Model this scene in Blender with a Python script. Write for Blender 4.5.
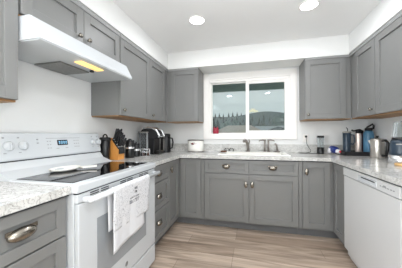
import bpy, bmesh, math, random
from mathutils import Vector, Matrix, Quaternion
random.seed(7)
for o in list(bpy.data.objects): bpy.data.objects.remove(o)
SC = bpy.context.scene; COL = SC.collection

def lin(c):
    return tuple(((v/255)/12.92 if v/255 <= .04045 else ((v/255+.055)/1.055)**2.4) for v in c)

# ------------------------------------------------------------ camera
CAM = Vector((1.540, -3.173, 1.177)); YAW, PIT, ROLL, F = .24324, .00183, -.00374, 208.46
fw = Vector((-math.sin(YAW)*math.cos(PIT), math.cos(YAW)*math.cos(PIT), math.sin(PIT)))
r = Vector((math.cos(YAW), math.sin(YAW), 0)); u = r.cross(fw)
r2 = r*math.cos(ROLL)+u*math.sin(ROLL); u2 = -r*math.sin(ROLL)+u*math.cos(ROLL)
cd = bpy.data.cameras.new('camera'); cam = bpy.data.objects.new('camera', cd); COL.objects.link(cam)
cam.matrix_world = Matrix(((r2.x, u2.x, -fw.x, CAM.x), (r2.y, u2.y, -fw.y, CAM.y), (r2.z, u2.z, -fw.z, CAM.z), (0, 0, 0, 1)))
cd.sensor_width = 36; cd.lens = F/402*36; cd.clip_start = .05; cd.clip_end = 500
SC.camera = cam
# ------------------------------------------------------------ world: pale overcast sky
w = bpy.data.worlds.new('world'); SC.world = w; w.use_nodes = True
nt = w.node_tree; nt.nodes.clear()
out = nt.nodes.new('ShaderNodeOutputWorld'); bg = nt.nodes.new('ShaderNodeBackground')
tc = nt.nodes.new('ShaderNodeTexCoord'); sp = nt.nodes.new('ShaderNodeSeparateXYZ')
rp = nt.nodes.new('ShaderNodeValToRGB'); nz = nt.nodes.new('ShaderNodeTexNoise'); ad = nt.nodes.new('ShaderNodeMath')
mp = nt.nodes.new('ShaderNodeMapping'); mp.inputs['Scale'].default_value = (1.2, 1.2, 9)
nz.inputs['Scale'].default_value = 2.2; nz.inputs['Detail'].default_value = 4
ad.operation = 'MULTIPLY_ADD'; ad.inputs[1].default_value = .10
L = nt.links.new
L(tc.outputs['Generated'], sp.inputs[0]); L(tc.outputs['Generated'], mp.inputs[0]); L(mp.outputs[0], nz.inputs['Vector'])
L(nz.outputs['Fac'], ad.inputs[0]); L(sp.outputs['Z'], ad.inputs[2]); L(ad.outputs[0], rp.inputs[0])
rp.color_ramp.elements[0].position = .08; rp.color_ramp.elements[0].color = (.50, .55, .57, 1)
rp.color_ramp.elements[1].position = .30; rp.color_ramp.elements[1].color = (.64, .67, .68, 1)
L(rp.outputs[0], bg.inputs[0]); bg.inputs[1].default_value = .90; L(bg.outputs[0], out.inputs[0])
# ------------------------------------------------------------ lights and exposure
def area(name, loc, rot, sx, sy, power, col):
    d = bpy.data.lights.new(name, 'AREA'); d.shape = 'RECTANGLE'; d.size = sx; d.size_y = sy
    d.energy = power; d.color = col
    o = bpy.data.objects.new(name, d); COL.objects.link(o); o.location = loc; o.rotation_euler = rot
    return o
area('added_fill_right', (2.96, -4.2, 1.35), (0, math.radians(134), 0), 1.6, 1.35, 60, (.90, .96, 1.0))  # added fill lamp behind the camera, tilted up to lift ceiling and soffits
area('added_fill_left', (.04, -3.95, 1.35), (0, math.radians(-122), 0), 1.6, 1.2, 92, (.90, .96, 1.0))  # second added fill lamp, brightens the right run and under the cabinets
DOWNLIGHT_W = 7.0
vs = SC.view_settings; SC.display_settings.display_device = 'sRGB'
vs.view_transform = 'Standard'; vs.look = 'None'; vs.gamma = 1; vs.use_curve_mapping = False; vs.exposure = 0.22

# ------------------------------------------------------------ materials
def mat(name, col, rough=.5, metal=0, var=.04, scale=6, spec=.5, trans=0, emit=None, estr=0, coat=0, stretch=None):
    m = bpy.data.materials.new(name); m.use_nodes = True; n = m.node_tree; b = n.nodes['Principled BSDF']
    c = lin(col)
    b.inputs['Roughness'].default_value = rough; b.inputs['Metallic'].default_value = metal
    b.inputs['Specular IOR Level'].default_value = spec; b.inputs['Transmission Weight'].default_value = trans
    b.inputs['Coat Weight'].default_value = coat
    t = n.nodes.new('ShaderNodeTexCoord'); z = n.nodes.new('ShaderNodeTexNoise'); x = n.nodes.new('ShaderNodeMix'); x.data_type = 'RGBA'
    mpn = n.nodes.new('ShaderNodeMapping'); n.links.new(t.outputs['Object'], mpn.inputs[0])
    if stretch: mpn.inputs['Scale'].default_value = stretch
    z.inputs['Scale'].default_value = scale; z.inputs['Detail'].default_value = 4
    n.links.new(mpn.outputs[0], z.inputs['Vector']); n.links.new(z.outputs['Fac'], x.inputs[0])
    x.inputs[6].default_value = (*[v*(1-var) for v in c], 1); x.inputs[7].default_value = (*[min(1, v*(1+var)) for v in c], 1)
    n.links.new(x.outputs[2], b.inputs['Base Color'])
    if emit:
        b.inputs['Emission Color'].default_value = (*lin(emit), 1); b.inputs['Emission Strength'].default_value = estr
    return m

M = {}
M['wall'] = mat('wall_paint', (228, 228, 227), .85, var=.012)
M['ceiling'] = mat('ceiling_paint', (241, 241, 241), .9, var=.012)
M['soffit'] = mat('soffit_paint', (231, 231, 230), .85, var=.01)
M['trim'] = mat('white_trim', (240, 237, 234), .45, var=.01)
M['cab'] = mat('grey_cabinet_paint', (123, 123, 122), .42, var=.03, scale=3)
M['crown'] = mat('light_grey_moulding', (148, 149, 149), .45, var=.02)
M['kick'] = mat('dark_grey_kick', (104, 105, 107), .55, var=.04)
M['wood_under'] = mat('birch_underside', (148, 112, 76), .6, var=.18, scale=5, stretch=(8, 1, 8))
M['nickel'] = mat('brushed_nickel', (152, 146, 137), .25, 1, var=.05, scale=30)
M['white_app'] = mat('white_enamel', (200, 203, 206), .22, var=.01)
M['white_dw'] = mat('white_appliance', (206, 206, 206), .33, var=.01)
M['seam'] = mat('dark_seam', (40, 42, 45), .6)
M['blackglass'] = mat('black_glass', (8, 9, 11), .04, var=.1, spec=.6)
M['ovenglass'] = mat('grey_oven_glass', (150, 154, 158), .2, var=.04, spec=.6)
M['black'] = mat('black_plastic', (20, 20, 22), .32, var=.15, scale=12)
M['blackmatte'] = mat('matte_black', (24, 24, 27), .6, var=.15)
M['knife'] = mat('knife_handle', (22, 22, 25), .35, var=.2)
M['blockwood'] = mat('honey_wood', (214, 146, 72), .5, var=.16, scale=6, stretch=(9, 9, 1))
M['steel'] = mat('stainless_steel', (208, 203, 196), .28, .8, var=.05, scale=20, stretch=(1, 1, .1))
M['rose'] = mat('pale_rose_steel', (216, 200, 192), .35, .55, var=.05)
M['blue'] = mat('teal_blue_coating', (74, 118, 146), .4, var=.06)
M['navy'] = mat('dark_navy_coating', (44, 58, 72), .35, var=.08)
M['brown'] = mat('maroon_coating', (96, 66, 62), .4, var=.1)
M['bronze'] = mat('oil_rubbed_bronze', (150, 143, 138), .4, .8, var=.2, scale=30)
M['ceramic'] = mat('white_ceramic', (240, 238, 232), .25, var=.01)
M['sinkwhite'] = mat('white_sink', (245, 243, 238), .18, var=.01)
M['rim'] = mat('grey_rim', (150, 146, 142), .35, .4)
M['red'] = mat('cranberry_red', (168, 36, 62), .35, var=.12)
M['darkred'] = mat('dark_red_print', (112, 44, 48), .5)
M['sponge'] = mat('dark_brown_pad', (86, 58, 44), .9, var=.25, scale=60)
M['board'] = mat('light_wood', (212, 172, 118), .5, var=.12, stretch=(2, 14, 2))
M['filter'] = mat('grease_filter', (126, 126, 124), .45, .5, var=.35, scale=70)
M['hoodgrey'] = mat('grey_hood_underside', (196, 200, 202), .35, var=.02)
M['print_grey'] = mat('grey_print', (150, 152, 154), .6)
M['badge'] = mat('grey_badge', (140, 143, 146), .35, .5)
M['smoke_old'] = mat('smoky_plastic', (196, 200, 202), .08, var=.03, trans=.75)
M['clear_old'] = mat('clear_plastic', (240, 243, 244), .05, var=.01, trans=.9)
M['packblue'] = mat('blue_wrapper', (34, 52, 120), .3, var=.1)
M['packwhite'] = mat('white_wrapper', (232, 228, 230), .35, var=.05)
M['packred'] = mat('red_wrapper', (190, 60, 70), .35)
M['silverband'] = mat('silver_band', (222, 223, 224), .25, .75)
M['warmglass'] = mat('warm_lamp_lens', (250, 214, 130), .4, emit=(255, 214, 140), estr=.85)
M['lens'] = mat('downlight_lens', (255, 255, 255), .5, emit=(250, 252, 255), estr=9)
M['pendantglow'] = mat('yellow_shade', (252, 214, 90), .5, emit=(255, 214, 90), estr=5)
M['led'] = mat('clock_led', (120, 170, 200), .5, emit=(150, 200, 225), estr=.5)
M['screen'] = mat('dark_screen', (22, 26, 34), .15)
M['eave'] = mat('dark_green_fascia', (104, 130, 122), .6, var=.12)
M['fol'] = mat('hazed_needles', (40, 50, 50), .9, var=.35, scale=1.5)  # bluish cast of distance haze is mixed into the needle colour
M['fol2'] = mat('broadleaf_foliage', (70, 88, 84), .9, var=.35, scale=1.5)
M['bark'] = mat('bark', (70, 62, 56), .9)
M['hill'] = mat('hazed_wooded_hill', (66, 78, 80), .95, var=.2, scale=.3)  # distance haze put into the hill's blue-grey base colour
M['grass'] = mat('yard_ground', (96, 104, 92), .95, var=.2, scale=.5)
M['roof1'] = mat('brown_shingles', (160, 147, 137), .85, var=.15, scale=3)
M['roof2'] = mat('charcoal_shingles', (50, 54, 58), .85, var=.15, scale=3)
M['roof3'] = mat('pale_grey_shingles', (150, 156, 158), .85, var=.12, scale=3)
M['siding'] = mat('pale_siding', (196, 204, 202), .8, var=.05)
M['darkpane'] = mat('dark_house_window', (40, 50, 56), .2)

# window glass: clear pane with a faint mirror
m = bpy.data.materials.new('window_glass'); m.use_nodes = True; n = m.node_tree; n.nodes.clear()
o_ = n.nodes.new('ShaderNodeOutputMaterial'); mx = n.nodes.new('ShaderNodeMixShader'); tr = n.nodes.new('ShaderNodeBsdfTransparent')
gl = n.nodes.new('ShaderNodeBsdfGlossy'); fr = n.nodes.new('ShaderNodeFresnel'); fr.inputs[0].default_value = 1.4
tr.inputs[0].default_value = (.88, .92, .915, 1); gl.inputs['Roughness'].default_value = .01
gl.inputs['Color'].default_value = (.88, .97, .95, 1)
n.links.new(fr.outputs[0], mx.inputs[0]); n.links.new(tr.outputs[0], mx.inputs[1]); n.links.new(gl.outputs[0], mx.inputs[2]); n.links.new(mx.outputs[0], o_.inputs[0])
M['glass'] = m

def clearmat(name, col, refl):
    m = bpy.data.materials.new(name); m.use_nodes = True; n = m.node_tree; n.nodes.clear()
    o_ = n.nodes.new('ShaderNodeOutputMaterial'); mx = n.nodes.new('ShaderNodeMixShader'); tr = n.nodes.new('ShaderNodeBsdfTransparent')
    pl = n.nodes.new('ShaderNodeBsdfPrincipled'); pl.inputs['Base Color'].default_value = (.75, .78, .8, 1); pl.inputs['Roughness'].default_value = .08
    lw = n.nodes.new('ShaderNodeLayerWeight'); lw.inputs[0].default_value = refl
    tr.inputs[0].default_value = (*col, 1)
    n.links.new(lw.outputs['Facing'], mx.inputs[0]); n.links.new(tr.outputs[0], mx.inputs[1]); n.links.new(pl.outputs[0], mx.inputs[2]); n.links.new(mx.outputs[0], o_.inputs[0])
    M[name] = m
clearmat('smoke', (.72, .74, .75), .4); clearmat('clear', (.93, .95, .95), .42)

# stone countertop: white with grey-brown veins and flecks
m = bpy.data.materials.new('flecked_white_stone'); m.use_nodes = True; n = m.node_tree; b = n.nodes['Principled BSDF']
b.inputs['Roughness'].default_value = .16
t = n.nodes.new('ShaderNodeTexCoord')
def noise(sc, det, dist=0, rough=.6):
    z = n.nodes.new('ShaderNodeTexNoise'); z.inputs['Scale'].default_value = sc; z.inputs['Detail'].default_value = det
    z.inputs['Distortion'].default_value = dist; z.inputs['Roughness'].default_value = rough
    n.links.new(t.outputs['Object'], z.inputs['Vector']); return z.outputs['Fac']
def ramp(f, stops):
    q = n.nodes.new('ShaderNodeValToRGB'); e = q.color_ramp.elements
    while len(e) < len(stops): e.new(.5)
    for k, (p_, c_) in enumerate(stops): e[k].position = p_; e[k].color = (c_, c_, c_, 1)
    n.links.new(f, q.inputs[0]); return q.outputs[0]
def mixc(f, a, c_):
    x = n.nodes.new('ShaderNodeMix'); x.data_type = 'RGBA'; n.links.new(f, x.inputs[0])
    if isinstance(a, tuple): x.inputs[6].default_value = (*a, 1)
    else: n.links.new(a, x.inputs[6])
    x.inputs[7].default_value = (*c_, 1); return x.outputs[2]
c1 = mixc(ramp(noise(7, 6, 1.2), [(.46, 0), (.72, .75)]), lin((208, 207, 204)), lin((172, 170, 167)))
c2 = mixc(ramp(noise(11, 8, 2.5), [(.475, 0), (.50, .62), (.525, 0)]), c1, lin((124, 121, 118)))
c3 = mixc(ramp(noise(55, 5, .6), [(.61, 0), (.69, .62)]), c2, lin((110, 102, 96)))
c4 = mixc(ramp(noise(5, 6, 3.5), [(.488, 0), (.50, .55), (.512, 0)]), c3, lin((92, 86, 82)))
n.links.new(c4, b.inputs['Base Color']); M['stone'] = m

# vinyl plank floor, boards running across the room
m = bpy.data.materials.new('oak_planks'); m.use_nodes = True; n = m.node_tree; b = n.nodes['Principled BSDF']
b.inputs['Roughness'].default_value = .38
t = n.nodes.new('ShaderNodeTexCoord')
br = n.nodes.new('ShaderNodeTexBrick'); br.inputs['Scale'].default_value = 1; br.inputs['Brick Width'].default_value = 1.35
br.inputs['Row Height'].default_value = .165; br.inputs['Mortar Size'].default_value = .0018; br.inputs['Mortar'].default_value = (*lin((126, 108, 95)), 1)
br.inputs['Color1'].default_value = (*lin((166, 147, 131)), 1); br.inputs['Color2'].default_value = (*lin((192, 174, 158)), 1)
br.offset = .37; br.offset_frequency = 3
n.links.new(t.outputs['Object'], br.inputs['Vector'])
mpn = n.nodes.new('ShaderNodeMapping'); mpn.inputs['Scale'].default_value = (.8, 8, 1)
z = n.nodes.new('ShaderNodeTexNoise'); z.inputs['Scale'].default_value = 2.4; z.inputs['Detail'].default_value = 6; z.inputs['Distortion'].default_value = 1.0
n.links.new(t.outputs['Object'], mpn.inputs[0]); n.links.new(mpn.outputs[0], z.inputs['Vector'])
q = n.nodes.new('ShaderNodeValToRGB'); q.color_ramp.elements[0].position = .3; q.color_ramp.elements[0].color = (.54, .52, .50, 1)
q.color_ramp.elements[1].position = .72; q.color_ramp.elements[1].color = (1.22, 1.22, 1.22, 1)
n.links.new(z.outputs['Fac'], q.inputs[0])
x = n.nodes.new('ShaderNodeMix'); x.data_type = 'RGBA'; x.blend_type = 'MULTIPLY'; x.inputs[0].default_value = 1
n.links.new(br.outputs['Color'], x.inputs[6]); n.links.new(q.outputs[0], x.inputs[7]); n.links.new(x.outputs[2], b.inputs['Base Color'])
M['floor'] = m

# printed cotton towel (uv: u across, v up)
m = bpy.data.materials.new('printed_cotton'); m.use_nodes = True; n = m.node_tree; b = n.nodes['Principled BSDF']
b.inputs['Roughness'].default_value = .9
t = n.nodes.new('ShaderNodeUVMap'); t.uv_map = 'uv'
class _T: pass
tt = t
def noise2(sc, det, dist=0, sx=1, sy=1):
    mpx = n.nodes.new('ShaderNodeMapping'); mpx.inputs['Scale'].default_value = (sx, sy, 1)
    z = n.nodes.new('ShaderNodeTexNoise'); z.inputs['Scale'].default_value = sc; z.inputs['Detail'].default_value = det; z.inputs['Distortion'].default_value = dist
    n.links.new(tt.outputs[0], mpx.inputs[0]); n.links.new(mpx.outputs[0], z.inputs['Vector']); return z.outputs['Fac']
c1 = mixc(ramp(noise2(11, 3, 3.0), [(.47, 0), (.50, .62), (.53, 0)]), lin((218, 218, 221)), lin((120, 122, 130)))
c2 = mixc(ramp(noise2(22, 2, .5), [(.64, 0), (.69, .6)]), c1, lin((112, 114, 122)))
n.links.new(c2, b.inputs['Base Color']); M['towel'] = m
M['towelplain'] = mat('white_cotton', (218, 218, 221), .9, var=.02, scale=20)
M['ink'] = mat('charcoal_ink', (126, 127, 132), .9, var=.2, scale=60)

# ------------------------------------------------------------ mesh helpers
class G:
    def __init__(s): s.bm = bmesh.new()
    def _merge(s, t):
        me = bpy.data.meshes.new('t'); t.to_mesh(me); t.free(); s.bm.from_mesh(me); bpy.data.meshes.remove(me); return s
    def box(s, x0, x1, y0, y1, z0, z1, bev=0, seg=1, mtx=None):
        t = bmesh.new(); bmesh.ops.create_cube(t, size=1)
        for v in t.verts:
            v.co = Vector(((x0+x1)/2+v.co.x*(x1-x0), (y0+y1)/2+v.co.y*(y1-y0), (z0+z1)/2+v.co.z*(z1-z0)))
        if bev: bmesh.ops.bevel(t, geom=t.edges[:], offset=bev, segments=seg, affect='EDGES', profile=.5)
        if mtx: bmesh.ops.transform(t, matrix=mtx, verts=t.verts)
        return s._merge(t)
    def lathe(s, c, prof, n=24, axis=(0, 0, 1), sx=1, sy=1):
        t = bmesh.new(); rings = []
        for (rad, h) in prof:
            if rad < 1e-6: rings.append([t.verts.new((0, 0, h))])
            else: rings.append([t.verts.new((rad*sx*math.cos(2*math.pi*k/n), rad*sy*math.sin(2*math.pi*k/n), h)) for k in range(n)])
        for a, b_ in zip(rings, rings[1:]):
            for k in range(n):
                k2 = (k+1) % n
                if len(a) == 1 and len(b_) == 1: break
                if len(a) == 1: t.faces.new((a[0], b_[k2], b_[k]))
                elif len(b_) == 1: t.faces.new((a[k], a[k2], b_[0]))
                else: t.faces.new((a[k], a[k2], b_[k2], b_[k]))
        bmesh.ops.recalc_face_normals(t, faces=t.faces)
        for f in t.faces: f.smooth = True
        R = Vector((0, 0, 1)).rotation_difference(Vector(axis)).to_matrix().to_4x4()
        bmesh.ops.transform(t, matrix=Matrix.Translation(Vector(c)) @ R, verts=t.verts)
        return s._merge(t)
    def cyl(s, p0, p1, r0, r1=None, n=20):
        p0 = Vector(p0); p1 = Vector(p1); r1 = r0 if r1 is None else r1; h = (p1-p0).length
        return s.lathe(p0, [(0, 0), (r0, 0), (r1, h), (0, h)], n, (p1-p0).normalized())
    def ell(s, c, rx, ry, rz, n=16, cut=None):
        t = bmesh.new(); bmesh.ops.create_uvsphere(t, u_segments=n*2, v_segments=n, radius=1)
        for v in t.verts: v.co = Vector((c[0]+v.co.x*rx, c[1]+v.co.y*ry, c[2]+v.co.z*rz))
        if cut: bmesh.ops.bisect_plane(t, geom=t.verts[:]+t.edges[:]+t.faces[:], plane_co=cut[0], plane_no=cut[1], clear_outer=True)
        for f in t.faces: f.smooth = True
        return s._merge(t)
    def tube(s, pts, rad, n=10):
        t = bmesh.new(); pts = [Vector(p_) for p_ in pts]; rings = []
        rr = rad if isinstance(rad, (list, tuple)) else [rad]*len(pts)
        up = None
        for i, p_ in enumerate(pts):
            d = (pts[min(i+1, len(pts)-1)]-pts[max(i-1, 0)]).normalized()
            if up is None: up = d.orthogonal().normalized()
            up = (up-d*up.dot(d)).normalized(); sd = d.cross(up)
            rings.append([t.verts.new(p_+rr[i]*(up*math.cos(2*math.pi*k/n)+sd*math.sin(2*math.pi*k/n))) for k in range(n)])
        for a, b_ in zip(rings, rings[1:]):
            for k in range(n): t.faces.new((a[k], a[(k+1) % n], b_[(k+1) % n], b_[k]))
        t.faces.new(rings[0][::-1]); t.faces.new(rings[-1])
        bmesh.ops.recalc_face_normals(t, faces=t.faces)
        for f in t.faces: f.smooth = len(f.verts) == 4
        return s._merge(t)
    def prism(s, poly, vec, bev=0):
        t = bmesh.new(); a = [t.verts.new(p_) for p_ in poly]; vec = Vector(vec); b_ = [t.verts.new(Vector(p_)+vec) for p_ in poly]
        t.faces.new(a); t.faces.new(b_[::-1])
        for k in range(len(a)): t.faces.new((a[k], b_[k], b_[(k+1) % len(a)], a[(k+1) % len(a)]))
        bmesh.ops.recalc_face_normals(t, faces=t.faces)
        if bev: bmesh.ops.bevel(t, geom=t.edges[:], offset=bev, segments=2, affect='EDGES', profile=.5)
        return s._merge(t)
    def mesh(s, verts, faces, smooth=True):
        t = bmesh.new(); vv = [t.verts.new(v) for v in verts]
        for f in faces: t.faces.new([vv[k] for k in f]).smooth = smooth
        bmesh.ops.recalc_face_normals(t, faces=t.faces)
        return s._merge(t)

ORG = {}
def thing(name, label, cat, base, group=None):
    o = bpy.data.objects.new(name, None); COL.objects.link(o); o.location = base; o.empty_display_size = .05
    o['label'] = label; o['category'] = cat
    if group: o['group'] = group
    ORG[o.name] = Vector(base); return o
def obj(name, g, m, parent=None, base=None, label=None, cat=None, kind=None, group=None, plabel=None):
    org = ORG[parent.name] if parent else Vector(base or (0, 0, 0))
    for v in g.bm.verts: v.co -= org
    me = bpy.data.meshes.new(name); g.bm.to_mesh(me); g.bm.free()
    me.materials.append(M[m] if isinstance(m, str) else m)
    o = bpy.data.objects.new(name, me); COL.objects.link(o)
    if parent: o.parent = parent
    else: o.location = org
    ORG[o.name] = org
    if label: o['label'] = label; o['category'] = cat
    if plabel: o['label'] = plabel
    if kind: o['kind'] = kind
    if group: o['group'] = group
    return o
def struct(name, g, m, parent=None):
    return obj(name, g, m, parent, kind=None if parent else 'structure')
def dup(root, loc, label=None):
    c = root.copy(); COL.objects.link(c); c.location = loc
    if label: c['label'] = label
    for ch in root.children:
        d = ch.copy(); COL.objects.link(d); d.parent = c
        for g2 in ch.children:
            e = g2.copy(); COL.objects.link(e); e.parent = d
    return c

W, H, YR = 3.0, 2.36, -5.0
# ------------------------------------------------------------ room shell
struct('floor', G().box(-.1, W+.1, YR-.1, .12, -.06, 0), 'floor')
struct('ceiling', G().box(-.1, W+.1, YR-.1, .12, H, H+.06), 'ceiling')
struct('wall_left', G().box(-.1, 0, -3.3, .12, 0, H).box(-.1, 0, YR, -4.6, 0, H).box(-.1, 0, -4.6, -3.3, 0, .45).box(-.1, 0, -4.6, -3.3, 2.2, H), 'wall')
struct('wall_right', G().box(W, W+.1, -3.5, .12, 0, H).box(W, W+.1, YR, -4.9, 0, H).box(W, W+.1, -4.9, -3.5, 0, .45).box(W, W+.1, -4.9, -3.5, 2.2, H), 'wall')
WX0, WX1, WZ0, WZ1 = .884, 2.06, 1.15, 2.01
struct('wall_back', G().box(0, WX0, 0, .12, 0, H).box(WX1, W, 0, .12, 0, H).box(WX0, WX1, 0, .12, 0, WZ0).box(WX0, WX1, 0, .12, WZ1, H), 'wall')
struct('wall_rear', G().box(-.1, W+.1, YR-.1, YR, 0, H), 'wall')
RY_0, RY_1, RZ0, RZ1 = -4.9, -3.5, .45, 2.2
fx0, fx1 = W+.02, W+.08
struct('added_window_right', G().box(fx0, fx1, RY_0, RY_1, RZ0, RZ0+.06).box(fx0, fx1, RY_0, RY_1, RZ1-.06, RZ1).box(fx0, fx1, RY_0, RY_0+.06, RZ0, RZ1).box(fx0, fx1, RY_1-.06, RY_1, RZ0, RZ1).box(fx0, fx1, -4.23, -4.17, RZ0, RZ1), 'trim')  # unseen window, added to carry the fill lamp on the right wall
struct('added_window_left', G().box(-.08, -.02, -4.6, -3.3, .45, .51).box(-.08, -.02, -4.6, -3.3, 2.14, 2.2).box(-.08, -.02, -4.6, -4.54, .45, 2.2).box(-.08, -.02, -3.36, -3.3, .45, 2.2).box(-.08, -.02, -3.98, -3.92, .45, 2.2), 'trim')  # unseen window, added on the left wall for more fill
# soffits above the cabinets
UT = 2.134
struct('trim_1', G().box(0, .345, YR, 0, UT+.001, H), 'soffit')
struct('trim_2', G().box(W-.345, W, YR, 0, UT+.001, H), 'soffit')
struct('trim_3', G().box(.345, W-.345, -.345, 0, UT-.01, H), 'soffit')

# window over the sink
win = struct('window_1', G().box(WX0, WX1, -.012, .085, WZ0, WZ0+.035).box(WX0, WX1, .0, .085, WZ1-.04, WZ1)
    .box(WX0, WX0+.030, .0, .085, WZ0+.03, WZ1-.03).box(WX1-.030, WX1, .0, .085, WZ0+.03, WZ1-.03), 'trim')
obj('casing', G().box(WX0-.085, WX0+.005, -.02, -.0005, 1.10, 2.10, .004).box(WX1-.005, WX1+.085, -.02, -.0005, 1.10, 2.10, .004)
    .box(WX0+.003, WX1-.003, -.019, -.0005, WZ1-.005, 2.10, .004).box(WX0+.003, WX1-.003, -.019, -.0005, 1.10, WZ0+.005, .004), 'trim', win)
def sash(x0, x1, z0, z1, y0, y1, b_, name):
    s = obj(name, G().box(x0, x1, y0, y1, z0, z0+b_).box(x0, x1, y0, y1, z1-b_, z1).box(x0, x0+b_, y0, y1, z0+b_, z1-b_).box(x1-b_, x1, y0, y1, z0+b_, z1-b_), 'trim', win)
    obj('glass_pane', G().box(x0+b_-.004, x1-b_+.004, (y0+y1)/2-.003, (y0+y1)/2+.003, z0+b_-.004, z1-b_+.004), 'glass', s)
sash(WX0+.02, 1.478, WZ0+.028, WZ1-.032, .055, .08, .022, 'fixed_sash')
sash(1.440, WX1-.026, WZ0+.034, WZ1-.032, .018, .05, .048, 'sliding_sash')

# ------------------------------------------------------------ outdoors
struct('ground', G().box(-120, 120, .6, 160, -3.2, -3.0), 'grass')
vs_, fs_ = [], []
NX = 60
for i in range(NX+1):
    x_ = -90+180*i/NX; top = 8.6+1.3*math.sin(x_*.07+1)+.8*math.sin(x_*.23)
    for (yy, zz) in ((52, -3.0), (70, top*.4), (86, top), (110, -3)): vs_.append((x_, yy+2*math.sin(x_*.2), zz))
for i in range(NX):
    for k in range(3): a = i*4+k; fs_.append((a, a+1, a+5, a+4))
struct('hill', G().mesh(vs_, fs_), 'hill')
ev = thing('patio_cover', 'dark green fascia of the eave outside, above the window view', 'eave', (1.5, .6, 2.0))
obj('fascia', G().box(-1.5, 4.5, 1.0, 1.04, 2.03, 2.32), 'eave', ev)
obj('roof_deck', G().prism([(-1.5, .13, 2.30), (-1.5, 1.0, 2.24), (-1.5, 1.0, 2.28), (-1.5, .13, 2.34)], (6, 0, 0)), 'eave', ev)
def conifer(base, h, rad, seed):
    rnd = random.Random(seed)
    t_ = thing('conifer_tree', 'dark conifer with haze tinted blue green into its colour, in the tree line beyond the window', 'tree', base, 'conifers on the far hill')
    g = G(); nl = 9
    for k in range(nl):
        z0 = h*(.12+.80*k/nl); z1 = z0+h*.2; rr = rad*(1-k/nl)*rnd.uniform(.85, 1.1)+.12
        n_ = 11; ring = []
        for j in range(n_*2):
            a = math.pi*j/n_+k; q_ = rr*(1 if j % 2 else .62)*rnd.uniform(.85, 1.15)
            ring.append((base[0]+q_*math.cos(a), base[1]+q_*math.sin(a), base[2]+z0+rnd.uniform(-.03, .03)*h))
        g.mesh(ring+[(base[0], base[1], base[2]+z1)], [(j, (j+1) % (2*n_), 2*n_) for j in range(2*n_)]+[tuple(range(2*n_))], False)
    obj('foliage', g, 'fol', t_)
    obj('trunk', G().cyl(base, (base[0], base[1], base[2]+h*.3), .22, .15, 8), 'bark', t_)
    return t_
pro = [conifer((-16, 47, -1.4), 8, 1.5, 1), conifer((13, 49, -1.4), 7.6, 1.5, 2)]
rnd = random.Random(5); i = 0
for row in range(9):
    d = 50+row*4.3
    lat = .02*d-1+(row % 2)*1.8
    while lat < .43*d+1:
        X = lat+rnd.uniform(-.35, .35); dd = d+rnd.uniform(-.5, .5); s_ = rnd.uniform(.66, .9)
        x_ = CAM.x+X*r.x+dd*fw.x; y_ = CAM.y+X*r.y+dd*fw.y
        c = dup(pro[i % 2], (x_, y_, -1.6+max(0, dd-58)*.17)); c.scale = (s_, s_, s_*rnd.uniform(.8, 1.1)); c.rotation_euler.z = rnd.uniform(0, 6)
        i += 1; lat += 3.7
lat = 1.2
while lat < 37:
    x_ = CAM.x+lat*r.x+87*fw.x; y_ = CAM.y+lat*r.y+87*fw.y; s_ = rnd.uniform(.26, .42)
    c = dup(pro[i % 2], (x_, y_+rnd.uniform(-.5, .5), 6.9+rnd.uniform(-.3, 1.0))); c.scale = (s_*1.1, s_*1.1, s_); c.rotation_euler.z = rnd.uniform(0, 6)
    i += 1; lat += rnd.uniform(1.5, 2.6)
def broadleaf(base, h, rad, label, seed):
    rnd = random.Random(seed); t_ = thing('broadleaf_tree', label, 'tree', base); g = G()
    for k in range(26):
        a = rnd.uniform(0, 6.28); q_ = rad*math.sqrt(rnd.random())*.7; z_ = h*rnd.uniform(.35, .95); s_ = rad*rnd.uniform(.25, .42)
        t = bmesh.new(); bmesh.ops.create_icosphere(t, subdivisions=2, radius=s_)
        for v in t.verts: v.co = v.co*rnd.uniform(.8, 1.15)+Vector((base[0]+q_*math.cos(a), base[1]+q_*math.sin(a), base[2]+z_))
        g._merge(t)
    obj('foliage', g, 'fol2', t_); obj('trunk', G().cyl(base, (base[0], base[1], base[2]+h*.5), .2, .12, 8), 'bark', t_)
broadleaf((-2.2, 30, -3), 6.6, 1.6, 'rounded leafy tree behind the brown-roofed neighbouring house', 3)
broadleaf((7.5, 38, -3), 7.6, 2.6, 'wide leafy tree rising behind the dark roofs at right of the view', 4)
def house(base, w_, d_, eave_z, peak_z, roofm, label, ridge='x', ov=.35):
    x0, x1, y0, y1 = base[0]-w_/2, base[0]+w_/2, base[1], base[1]+d_
    t_ = thing('house', label, 'house', (base[0], base[1]+d_/2, -3))
    obj('walls', G().box(x0, x1, y0, y1, -3, eave_z), 'siding', t_)
    if ridge == 'x':
        i_ = w_*.22
        v = [(x0-ov, y0-ov, eave_z), (x1+ov, y0-ov, eave_z), (x1+ov, y1+ov, eave_z), (x0-ov, y1+ov, eave_z), (x0+i_, (y0+y1)/2, peak_z), (x1-i_, (y0+y1)/2, peak_z)]
        f = [(0, 1, 5, 4), (2, 3, 4, 5), (1, 2, 5), (3, 0, 4), (0, 3, 2, 1)]
    else:
        v = [(x0-ov, y0-ov, eave_z), (x1+ov, y0-ov, eave_z), (x1+ov, y1+ov, eave_z), (x0-ov, y1+ov, eave_z), ((x0+x1)/2, y0-ov, peak_z), ((x0+x1)/2, y1+ov, peak_z)]
        f = [(0, 1, 4), (2, 3, 5), (1, 2, 5, 4), (3, 0, 4, 5), (0, 3, 2, 1)]
    obj('roof', G().mesh(v, f, False), roofm, t_)
    k = 3
    for j in range(k):
        xc = x0+w_*(j+.5)/k
        obj('window', G().box(xc-.45, xc+.45, y0-.04, y0+.02, eave_z-1.3, eave_z-.35), 'darkpane', t_)
    return t_
house((.3, 15, 0), 3.9, 4, 1.30, 2.02, 'roof1', 'neighbouring house with a low brown shingle roof, left in the window view')
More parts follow.
